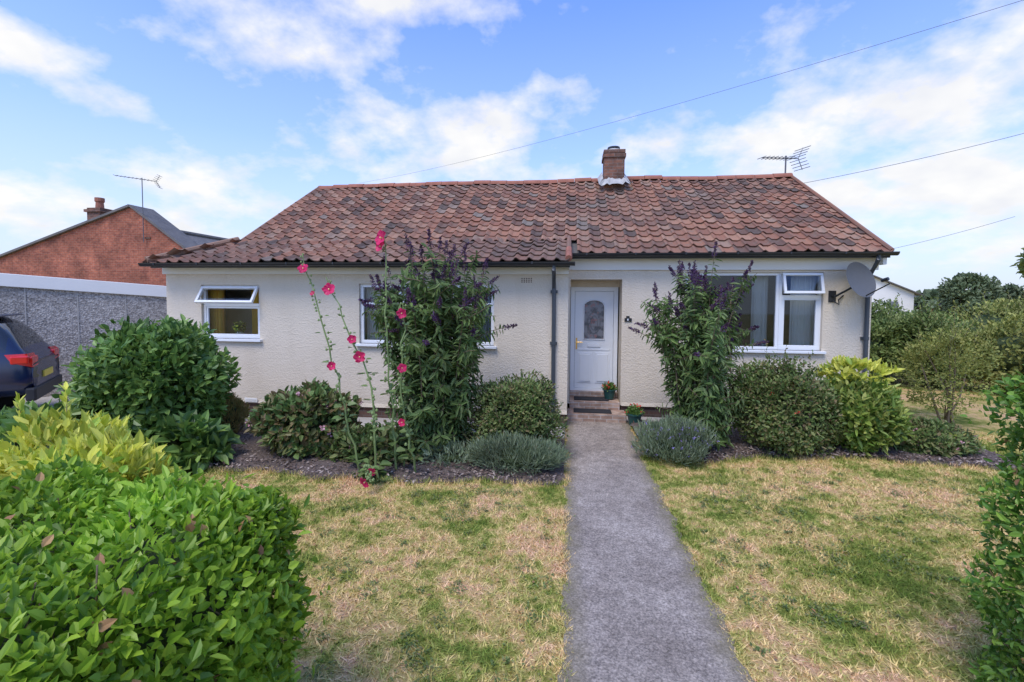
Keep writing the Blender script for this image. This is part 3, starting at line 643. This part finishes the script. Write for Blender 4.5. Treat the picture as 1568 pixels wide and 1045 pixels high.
lnb=C+nrm*.38-b*.12; s.tube([C-b*.28,lnb-b*.08],.010,6,1); s.tube([lnb-nrm*.0,lnb-nrm*.10],.028,8,1); s.tube([(4.56,8.56,2.2),(4.60,8.45,2.14),(4.64,8.55,2.22),(4.74,8.59,2.3)],.012,5,1)
s.obj('satellite_dish',[M['dish'],M['black']],smooth=False)
def aerial(name,base,h,ang,boom,ne,mat,tilt=.08):
    mb=MB(); b=np.array(base,float); top=b+[0,0,h]; mb.tube([b,top],.018,6)
    d=np.array([math.cos(ang),math.sin(ang),tilt]); s_=np.array([-math.sin(ang),math.cos(ang),0]); p0=top-d*boom*.35-[0,0,.06]; mb.tube([p0,p0+d*boom],.012,5)
    for i in range(ne):
        q=p0+d*boom*(.15+.85*i/(ne-1)); l=.17-.005*i; mb.tube([q-s_*l,q+s_*l],.008,4)
    for sg in (1,-1):
        for k in range(4): q=p0+d*(.02-.05*k)+np.array([0,0,sg*(.04+.07*k)]); mb.tube([q-s_*.22,q+s_*.22],.008,4)
        mb.tube([p0,p0+d*(-.14)+np.array([0,0,sg*.27])],.010,4)
    return mb.obj(name,[mat])
aerial('tv_aerial',(5.25,12.1,5.15),.60,D2R(205),1.15,9,M['alu'],-.08)
# ---------------------------------------------------------------- garage
A_=np.array([-13.9,6.23]);B_=np.array([-9.55,9.95]); dd=(B_-A_)/np.linalg.norm(B_-A_); nn=np.array([-dd[1],dd[0]])
GE=empty('prefab_garage')
def P3(p,z): return (p[0],p[1],z)
Lg=np.linalg.norm(B_-A_); zA,zB=2.62,2.17
gm=MB(); C_=B_+nn*3; E_=A_+nn*3
gm.quad(P3(A_,0),P3(B_,0),P3(B_,zB+.1),P3(A_,zA+.1)); gm.quad(P3(B_,0),P3(C_,0),P3(C_,zB+.1),P3(B_,zB+.1)); gm.quad(P3(C_,0),P3(E_,0),P3(E_,zA+.1),P3(C_,zB+.1)); gm.quad(P3(E_,0),P3(A_,0),P3(A_,zA+.1),P3(E_,zA+.1))
gm.obj('panels',[M['pebble']],GE)
gm=MB()
for i in range(8):
    q=A_+dd*(i*Lg/7)-nn*.012; z=zA+(zB-zA)*i/7
    gm.addp([P3(q-dd*.012,0),P3(q+dd*.012,0),P3(q+dd*.012,z),P3(q-dd*.012,z)],[[0,1,2,3]])
gm.obj('panel_joints',[M['concrete']],GE)
gm=MB(); o1=-nn*.06; a0=A_-dd*.1+o1;b0=B_+dd*.06+o1; c0=C_+dd*.06+nn*.06;e0=E_-dd*.1+nn*.06
V=[P3(a0,zA),P3(b0,zB),P3(b0,zB+.27),P3(a0,zA+.27),P3(e0,zA),P3(c0,zB),P3(c0,zB+.27),P3(e0,zA+.27)]
gm.addp(V,[[0,1,2,3],[1,5,6,2],[5,4,7,6],[4,0,3,7],[3,2,6,7],[0,4,5,1]]); gm.obj('roof_fascia',[M['white_paint']],GE,bevel=.01)
# ---------------------------------------------------------------- brick building
BH=empty('brick_house')
b=MB(); y=17.6
b.addp([(-26.5,y,0),(-15.97,y,0),(-15.97,y,4.13),(-18.6,y,6.0),(-26.5,y,3.45)],[[0,1,2,3,4]]); b.quad((-15.97,y,0),(-15.97,25,0),(-15.97,25,4.1),(-15.97,y,4.1)); b.quad((-26.5,y,0),(-26.5,25,0),(-26.5,25,3.4),(-26.5,y,3.4)); b.obj('walls',[M['brick']],BH)
b=MB()
def slab(mb,p,q,r_,s_,t=.09,mi=0):
    V=[np.array(v,float) for v in (p,q,r_,s_)]; n=np.cross(V[1]-V[0],V[3]-V[0]); n/=np.linalg.norm(n); n=n if n[2]>0 else -n
    mb.add(V+[v+n*t for v in V],[[0,1,2,3],[4,5,6,7],[0,1,5,4],[1,2,6,5],[2,3,7,6],[3,0,4,7]],mi)
slab(b,(-27,y-.12,3.3),(-18.6,y-.12,6.02),(-18.6,18.6,6.02),(-27,18.6,3.3)); slab(b,(-18.6,y-.12,6.02),(-15.6,y-.12,3.88),(-15.6,18.6,3.88),(-18.6,18.6,6.02))
b.obj('roof',[M['slate']],BH)
b=MB(); so_=np.array([-15.7,25,3.7]); up_=np.array([-3.5,0,1.65]); lu=np.linalg.norm(up_)
tiles(b,so_,(0,-1,0),up_/lu,26,12,.25,lu/12,lambda c,r: True)
slab(b,(-19.2,18.6,5.25),(-15.7,18.6,3.6),(-15.7,25,3.6),(-19.2,25,5.25)); slab(b,(-27,18.6,2.9),(-19.2,18.6,5.25),(-19.2,25,5.25),(-27,25,2.9))
b.tube([(-19.2,18.6,5.40),(-19.2,25,5.40)],.11,6); b.obj('rear_roof',[M['slate']],BH)
b=MB(); b.box(-22.3,-21.6,18.9,19.5,4,6.3,0); b.box(-22.38,-21.52,18.82,19.58,6.1,6.22,0); b.lathe((-21.95,19.2,6.3),[(.17,0),(.15,.3),(.19,.33),(.19,.5),(.14,.5)],12,1)
b.box(-17.95,-17.7,y-.04,y-.005,4.65,4.72,0); b.obj('chimney',[M['chimney'],M['terracotta']],BH)
aerial('tv_aerial',(-17.95,17.5,4.5),2.7,D2R(200),1.5,10,M['alu'],.1)
WH=empty('white_house')
b=MB(); b.addp([(25,49,0),(33.4,49,0),(33.4,49,3.0),(29.2,49,4.8),(25,49,3.0)],[[0,1,2,3,4]]); b.quad((33.4,49,0),(33.4,58,0),(33.4,58,3.0),(33.4,49,3.0)); b.obj('walls',[M['white_paint']],WH)
b=MB(); slab(b,(29.2,48.6,4.8),(33.9,48.6,2.8),(33.9,58,2.8),(29.2,58,4.8)); slab(b,(29.2,48.6,4.8),(24.5,48.6,2.8),(24.5,58,2.8),(29.2,58,4.8)); b.obj('roof',[M['slate']],WH)
b=MB(); b.box(31.0,32.0,48.95,48.99,1.2,2.2); b.obj('window',[M['lead']],WH)
GH=empty('grey_roof_house')
b=MB(); b.box(53,66,78,86,0,1.6); b.obj('walls',[M['brick']],GH)
b=MB(); slab(b,(52.6,77.6,1.5),(66.4,77.6,1.5),(66.4,82,3.6),(52.6,82,3.6)); slab(b,(52.6,86.4,1.5),(66.4,86.4,1.5),(66.4,82,3.6),(52.6,82,3.6)); b.obj('roof',[M['slate']],GH)
b=MB(); b.box(62,63,81.5,82.5,3,4.6); b.obj('chimney',[M['brick']],GH)
def cable(pts,r,sag):
    mb=MB(); a,b_=np.array(pts[0],float),np.array(pts[1],float); t=np.linspace(0,1,40)[:,None]; C=a+(b_-a)*t; C[:,2]-=(4*sag*t*(1-t))[:,0]; mb.tube(C,r,5); return mb.obj('overhead_cable',[M['cable']])
cable([(12.6,14.6,10.6),(-19,40,12.6)],.008,.5); cable([(12.2,13.4,6.7),(5.2,14,5.3)],.007,.1); cable([(19.6,23,6.0),(14,24.5,4.4)],.009,.1)
# ---------------------------------------------------------------- car
def car():
    E=empty('parked_car'); sc=1.06
    st=[(0,.50,.78,.90,.93,.72,.55),(.05,.36,.82,1.0,1.02,.78,.66),(.14,.33,.85,1.08,1.12,.80,.66),(.28,.32,.86,1.09,1.38,.82,.66),(.50,.31,.87,1.09,1.58,.83,.64),(.80,.30,.88,1.07,1.64,.84,.63),(1.5,.30,.89,1.04,1.66,.85,.63),(2.3,.30,.89,1.02,1.63,.85,.62),(2.75,.30,.89,1.01,1.45,.85,.64),(3.15,.30,.89,1.0,1.12,.84,.70),(3.8,.32,.88,.92,.98,.80,.60),(4.2,.36,.82,.76,.82,.72,.5),(4.33,.5,.7,.66,.68,.6,.4)]
    m=MB(); ring=[]
    for x,zb,w_,zbelt,zr,wb,wr in st:
        ring+= [(x,-w_*.97,zb),(x,-w_,(zb+zbelt)/2+.03),(x,-wb,zbelt),(x,-wr,zr-.03),(x,-wr*.75,zr),(x,wr*.75,zr),(x,wr,zr-.03),(x,wb,zbelt),(x,w_,(zb+zbelt)/2+.03),(x,w_*.97,zb)]
    n=10; V=np.array(ring)*[1,1,sc]
    m.v.append(V); m.n=len(V)
    for i in range(len(st)-1):
        for j in range(n):
            k=(j+1)%n; mi=0
            if j in (2,6) and 3<=i<=8: mi=1
            if j in (3,4,5) and i in (2,3) : mi=1
            if j in (3,4,5) and i in (7,8): mi=1
            if j==9: mi=2
            m.f.append([i*n+j,i*n+k,(i+1)*n+k,(i+1)*n+j]); m.m.append(mi)
    m.f.append(list(range(n))); m.m.append(0); m.f.append([(len(st)-1)*n+j for j in range(n)]); m.m.append(0)
    paint=simple('navy_car_paint',(.008,.016,.055),.18,amt=.05,spec=.8); gls=simple('tinted_glass',(.01,.012,.015),.05,spec=1); trim=simple('car_trim',(.02,.02,.022),.6); red=simple('tail_light',(.65,.012,.01),.12,spec=.8); rub=simple('tyre',(.018,.018,.018),.85); al=simple('alloy',(.5,.5,.52),.3,metal=.8); pl=simple('number_plate',(.75,.6,.08),.5)
    o=m.obj('body',[paint,gls,trim],E,smooth=True); sb=o.modifiers.new('s','SUBSURF'); sb.levels=2; sb.render_levels=2
    q=MB(); q.box(-.035,.10,-.80,.80,.34,.56); q.obj('rear_bumper',[trim],E,bevel=.03)
    for sg in (-1,1):
        q=MB(); y0,y1=sorted((sg*.47,sg*.80)); q.addp([(-.005,y0,.86*sc),(-.005,y1,.84*sc),(.06,y1,1.05*sc),(.05,y0,1.04*sc),(.22,sg*.86,.92*sc),(.30,sg*.845,1.05*sc)],[[0,1,2,3]]+[[1,4,5,2] if sg<0 else [4,1,2,5]]+[]); q.box(.0,.06,y0,y1,.87*sc,1.0*sc); q.box(.03,.24,min(sg*.78,sg*.862),max(sg*.78,sg*.862),.9*sc,1.02*sc); q.obj('tail_light',[red],E,bevel=.02)
        for xw in (.85,3.45):
            q=MB(); q.tube([(xw,sg*.70,.34),(xw,sg*.895,.34)],.34,28,0); q.tube([(xw,sg*.88,.34),(xw,sg*.903,.34)],.21,20,1); q.obj('wheel',[rub,al],E,bevel=.02)
            q=MB(); q.tube([(xw,sg*.80,.36),(xw,sg*.885,.36)],.41,28,0); q.obj('wheel_arch',[trim],E)
    q=MB(); q.box(-.02,.02,-.26,.26,.66,.77); q.obj('number_plate',[pl],E,bevel=.004)
    q=MB(); q.box(.42,.62,-.58,.58,1.60*sc,1.625*sc); q.obj('rear_spoiler',[paint],E,bevel=.01)
    return E
cr=car(); cr.location=(-9.62,7.35,0.03); cr.rotation_euler=(0,0,math.atan2(-dd[1],-dd[0])); cr.scale=(1.06,1.06,1.06)
# ---------------------------------------------------------------- pots
def pot(x,y,z,r,seed):
    rs=np.random.RandomState(seed); m=MB(); m.lathe((x,y,z),[(r*.7,0),(r*.95,r*1.3),(r*1.1,r*1.35),(r*1.1,r*1.55),(r*.95,r*1.55),(r*.9,r*1.35),(.001,r*1.3)],18,0)
    n=240; d=unit(n,rs); d[:,2]=abs(d[:,2]); P=np.array([x,y,z+r*1.45])+d*r*1.1*rs.rand(n,1); m.leaves(P,d+unit(n,rs)*.5,unit(n,rs)+[0,0,1],.05,.03,1)
    P=np.array([x,y,z+r*1.6])+d[:20]*r*1.1; m.leaves(P,unit(20,rs),unit(20,rs)+[0,-1,1],.035,.03,2)
    m.obj('potted_plant',[M['pot'],LM['shrub'],LM['red']])
pot(.80,8.84,.31,.12,3); pot(1.17,8.1,.02,.13,4)
m=MB(); n=260; d=unit(n,R); m.lathe((-6.2,7.98,1.42),[(.05,0),(.07,.12),(.06,.12)],12,0); m.leaves(np.array([-6.2,7.98,1.62])+d*.09*R.rand(n,1),d,unit(n,R),.05,.03,1); m.leaves(np.array([-6.2,7.98,1.64])+d[:90]*.1,unit(90,R),unit(90,R)+[0,-1,0],.04,.035,2); m.obj('potted_plant',[M['white'],LM['shrub'],LM['yellow']])
# ---------------------------------------------------------------- vegetation
hedge('privet_hedge',-4.6,-1.20,.75,2.0,1.33,52000,.052,.031,LM['hedge'],.24,21)
hedge('privet_hedge',2.28,4.4,1.75,2.75,1.78,32000,.043,.026,LM['hedge2'],.12,22)
buddleia('buddleia_bush',(-1.83,6.15,.05),2.84,.40,44,31,.165,(.0,0))
buddleia('buddleia_bush',(1.98,6.95,.05),2.62,.30,34,32,.155,(-.02,0))
bush('laurel_shrub',(-5.72,5.75,.98),(.92,.85,.92),7500,.12,.060,LM['shrub'],lumps=34,lr=.34,seed=41,cs=.68,low=.9,shoots=8)
bush('bergenia_plant',(-5.3,5.35,.25),(1.0,.45,.32),900,.20,.13,LM['shrub'],lumps=14,lr=.4,seed=42,trunk=False,cs=.4)
bush('bergenia_plant',(-6.9,5.0,.3),(.9,.5,.4),900,.20,.13,LM['shrub'],lumps=14,lr=.4,seed=43,trunk=False,cs=.4)
bush('dwarf_conifer',(-5.25,6.45,.34),(.30,.28,.40),3600,.05,.013,LM['bronze'],lumps=14,lr=.4,up=1.2,seed=44,cs=.7)
bush('golden_shrub',(-4.25,3.65,.52),(.56,.5,.40),900,.15,.058,LM['yellow'],lumps=18,lr=.36,up=.8,seed=45,cs=.5,shoots=7)
bush('golden_shrub',(-5.1,4.0,.55),(.6,.5,.40),800,.14,.055,LM['yellow'],lumps=12,lr=.38,up=.8,seed=46,cs=.45,shoots=4)
bush('hydrangea_bush',(-3.62,5.95,.44),(.68,.55,.50),3400,.11,.062,LM['hyd'],lumps=26,lr=.36,seed=47,cs=.55,flowers=[(LM['pink'],60,.045,9)])
bush('fuchsia_bush',(-.70,6.2,.58),(.68,.55,.62),9500,.052,.024,LM['fuch'],lumps=30,lr=.32,seed=48,cs=.7,flowers=[(LM['hyd'],30,.04,8)],shoots=22)
bush('lavender_plant',(-.62,5.62,.22),(.62,.28,.24),4000,.09,.009,LM['lav'],lumps=20,lr=.42,up=.9,seed=49,cs=.55,trunk=False,shoots=26)
bush('lavender_plant',(1.45,6.35,.26),(.52,.38,.30),4500,.10,.010,LM['lav'],lumps=20,lr=.40,up=1.3,seed=50,cs=.55,trunk=False,flowers=[(LM['lavf'],190,.018,7)],shoots=28)
bush('rose_bush',(3.12,6.95,.60),(.80,.5,.72),9500,.06,.03,LM['fuch'],lumps=34,lr=.32,seed=51,cs=.66,flowers=[(LM['red'],14,.03,7),(LM['hyd'],30,.05,10)],shoots=34)
bush('variegated_shrub',(4.15,7.15,.55),(.60,.5,.56),3400,.11,.048,LM['lime'],lumps=28,lr=.34,up=.6,seed=52,cs=.6,shoots=6)
bush('golden_shrub',(4.25,7.35,1.12),(.50,.35,.15),260,.13,.06,LM['yellow'],lumps=8,lr=.34,up=.6,seed=53,cs=.0,trunk=False)
bush('low_perennials',(5.2,7.2,.22),(.65,.35,.26),2600,.07,.03,LM['fuch'],lumps=14,lr=.4,seed=54,cs=.5,trunk=False,flowers=[(LM['pink'],12,.03,6)])
bush('strawberry_foliage',(-2.55,5.75,.2),(.80,.32,.26),1600,.09,.05,LM['fuch'],lumps=18,lr=.36,seed=55,cs=.4,trunk=False,flowers=[(LM['pink'],8,.02,5)],shoots=8)
bush('weeds_clump',(-1.5,5.75,.12),(.5,.3,.16),700,.09,.02,LM['lav'],lumps=10,lr=.4,up=.8,seed=56,cs=.3,trunk=False)
bush('cotoneaster_shrub',(6.7,8.9,.95),(.8,.7,.8),3600,.05,.025,LM['gold'],lumps=30,lr=.28,seed=57,cs=.0,shoots=24,low=.4)
hollyhock('hollyhock',[(-2.55,5.35,0),(-2.85,5.32,1.3),(-3.32,5.4,2.75)],[(.93,.06),(.52,.05),(.82,.03)],61)
hollyhock('hollyhock',[(-2.12,5.45,0),(-2.2,5.4,1.5),(-2.25,5.4,3.0)],[(.975,.085)],62)
hollyhock('hollyhock',[(-2.25,5.2,0),(-2.35,5.2,1.2),(-2.95,5.3,2.45)],[(.94,.07),(.70,.05),(.62,.065)],63)
hollyhock('hollyhock',[(-1.85,5.4,0),(-1.95,5.2,1.0),(-1.9,5.1,2.15)],[(.95,.055),(.66,.05),(.36,.045)],64)
hollyhock('hollyhock',[(-2.35,5.3,0),(-2.3,5.0,.25),(-2.15,4.75,.16)],[(.9,.06),(.6,.05),(.35,.045)],65)
k=0
for (x,y,z,rx,rz) in [(7.9,13.4,.9,1.1,.95),(9.3,12.9,.95,1.2,1.05),(10.8,12.2,.9,1.3,1.0),(9.0,15,1.1,1.6,1.1),(12.3,11.2,.95,1.4,1.05),(12.0,14.5,1.1,1.9,1.25),(15,15,1.2,2.2,1.3),(14.2,10.2,1.0,1.4,1.1),(6.6,14.2,.7,.8,.75)]:
    k+=1; bush('hedgerow_shrub',(x,y,z),(rx,rx*.8,rz),5000,.10,.05,LM['bg'] if k%3 else LM['gold'],lumps=34,lr=.30,seed=70+k,cs=.66,shoots=34)
def tree(name,x,y,h,r,n,seed,lm,L=.4):
    bush(name,(x,y,h-r*.95),(r,r,r),n,L,L*.6,lm,lumps=34,lr=.30,seed=seed,cs=.4,trunk=True)
tree('distant_tree',36,46,4.6,2.2,3500,91,LM['far'],.3); tree('distant_tree',40,47,3.6,2.0,2500,92,LM['far'],.3)
tree('garden_tree',20.6,21.6,5.2,1.5,3500,93,LM['bg'],.22); tree('garden_tree',23,20.5,5.3,1.7,3000,94,LM['far'],.25)
mb=MB(); rs=np.random.RandomState(5)
for i in range(70):
    a=-1.25+2.5*i/69; d_=95+20*rs.rand(); cx_,cy_=d_*math.sin(a),d_*math.cos(a); n=500; dd_=unit(n,rs); rr=2.4+2*rs.rand()
    P=np.array([cx_,cy_,1.0])+dd_*[rr*1.3,rr*1.3,rr*.8]*(.7+.3*rs.rand(n,1)); P=P[P[:,2]>0]; mb.leaves(P,unit(len(P),rs),unit(len(P),rs)+[0,0,.6],1.2,.9,0)
mb.obj('distant_tree_line',[LM['far']])
mb=MB()
for i in range(16):
    x=6.2+i*.14; mb.box(x,x+.12,15.6,15.63,0,1.5)
for z in (.4,1.2): mb.box(6.2,8.44,15.64,15.69,z,z+.07)
mb.obj('timber_fence',[M['fence']])
# ---------------------------------------------------------------- world
sc=bpy.context.scene
wd=bpy.data.worlds.new('World'); sc.world=wd; wd.use_nodes=True; nt=wd.node_tree
bg=nt.nodes['Background']; bg.inputs[1].default_value=.125
sky=nt.nodes.new('ShaderNodeTexSky'); sky.sky_type='NISHITA'; sky.sun_disc=False
SE=D2R(58); AZ=math.atan2(-.35,-.9); sky.sun_elevation=SE; sky.sun_rotation=AZ; sky.air_density=1.0; sky.dust_density=.6; sky.ozone_density=2.5
tc=nt.nodes.new('ShaderNodeTexCoord'); sp=nt.nodes.new('ShaderNodeSeparateXYZ'); lk(nt,tc.outputs['Generated'],sp.inputs[0])
x,y,z=sp.outputs
az=math_(nt,'ARCTAN2',x,y); el=math_(nt,'ARCSINE',z)
zz=math_(nt,'ADD',math_(nt,'MAXIMUM',z,0),.40)
cb=nt.nodes.new('ShaderNodeCombineXYZ'); lk(nt,math_(nt,'DIVIDE',x,zz),cb.inputs[0]); lk(nt,math_(nt,'DIVIDE',y,zz),cb.inputs[1])
n1=noise(nt,cb.outputs[0],4.2,7,.56)
acc=None
for (a,e,ra,re,w_) in [(-.24,.33,.32,.12,1.1),(-.60,.46,.22,.08,1.0),(-.69,.19,.22,.06,1.0),(.466,.27,.36,.11,1.0),(.60,.17,.5,.10,1.15),(-.35,.57,.22,.05,.9),(.70,.42,.32,.09,.8),(-.90,.13,.28,.05,.9),(.15,.20,.35,.08,.8),(-.95,.36,.08,.04,.8),(-.2,.18,.38,.09,1.0),(-.8,.30,.1,.03,.6)]:
    dx=math_(nt,'DIVIDE',math_(nt,'SUBTRACT',az,a),ra); dy=math_(nt,'DIVIDE',math_(nt,'SUBTRACT',el,e),re)
    q=math_(nt,'ADD',math_(nt,'MULTIPLY',dx,dx),math_(nt,'MULTIPLY',dy,dy)); gq=math_(nt,'MULTIPLY',math_(nt,'EXPONENT',math_(nt,'MULTIPLY',q,-1.0)),w_)
    acc=gq if acc is None else math_(nt,'MAXIMUM',acc,gq)
den=math_(nt,'ADD',math_(nt,'MULTIPLY',acc,.38),math_(nt,'ADD',math_(nt,'MULTIPLY',math_(nt,'SUBTRACT',n1,.5),1.4),.48))
mask=ramp(nt,den,[(.62,(0,0,0)),(.74,(.42,.42,.42)),(.90,(.97,.97,.97))])
haze=ramp(nt,el,[(.0,(.94,.94,.94)),(.12,(.72,.72,.72)),(.30,(.28,.28,.28)),(.55,(.04,.04,.04))])
skyc=mix(nt,1.,sky.outputs[0],(1.55,1.9,2.8),'MULTIPLY')
skyc=mix(nt,haze,skyc,(5.9,6.5,7.7))
shade=mix(nt,ramp(nt,noise(nt,cb.outputs[0],6,3),[(.35,(0,0,0)),(.65,(1,1,1))]),(7.1,7.2,7.5),(8.3,8.2,8.0))
lk(nt,mix(nt,mask,skyc,shade),bg.inputs[0])
sd=bpy.data.lights.new('Sun','SUN'); sd.energy=2.6; sd.angle=D2R(28); sd.color=(1,.92,.81); so=bpy.data.objects.new('Sun',sd); sc.collection.objects.link(so)
dirv=Vector((math.sin(AZ)*math.cos(SE),math.cos(AZ)*math.cos(SE),math.sin(SE))); so.rotation_euler=dirv.to_track_quat('Z','Y').to_euler(); so.location=(-10,-10,20)
cd=bpy.data.cameras.new('Camera'); cd.sensor_width=36; cd.lens=16.07; cd.shift_y=-.0217; cd.clip_end=2000; cd.clip_start=.05
co=bpy.data.objects.new('Camera',cd); sc.collection.objects.link(co)
co.matrix_world=Matrix.Translation((0,0,2.2))@Matrix.Rotation(D2R(7),4,'Z')@Matrix.Rotation(D2R(87.5),4,'X')@Matrix.Rotation(.007,4,'Z')
sc.camera=co
sc.view_settings.view_transform='Standard'; sc.view_settings.look='None'; sc.view_settings.exposure=0
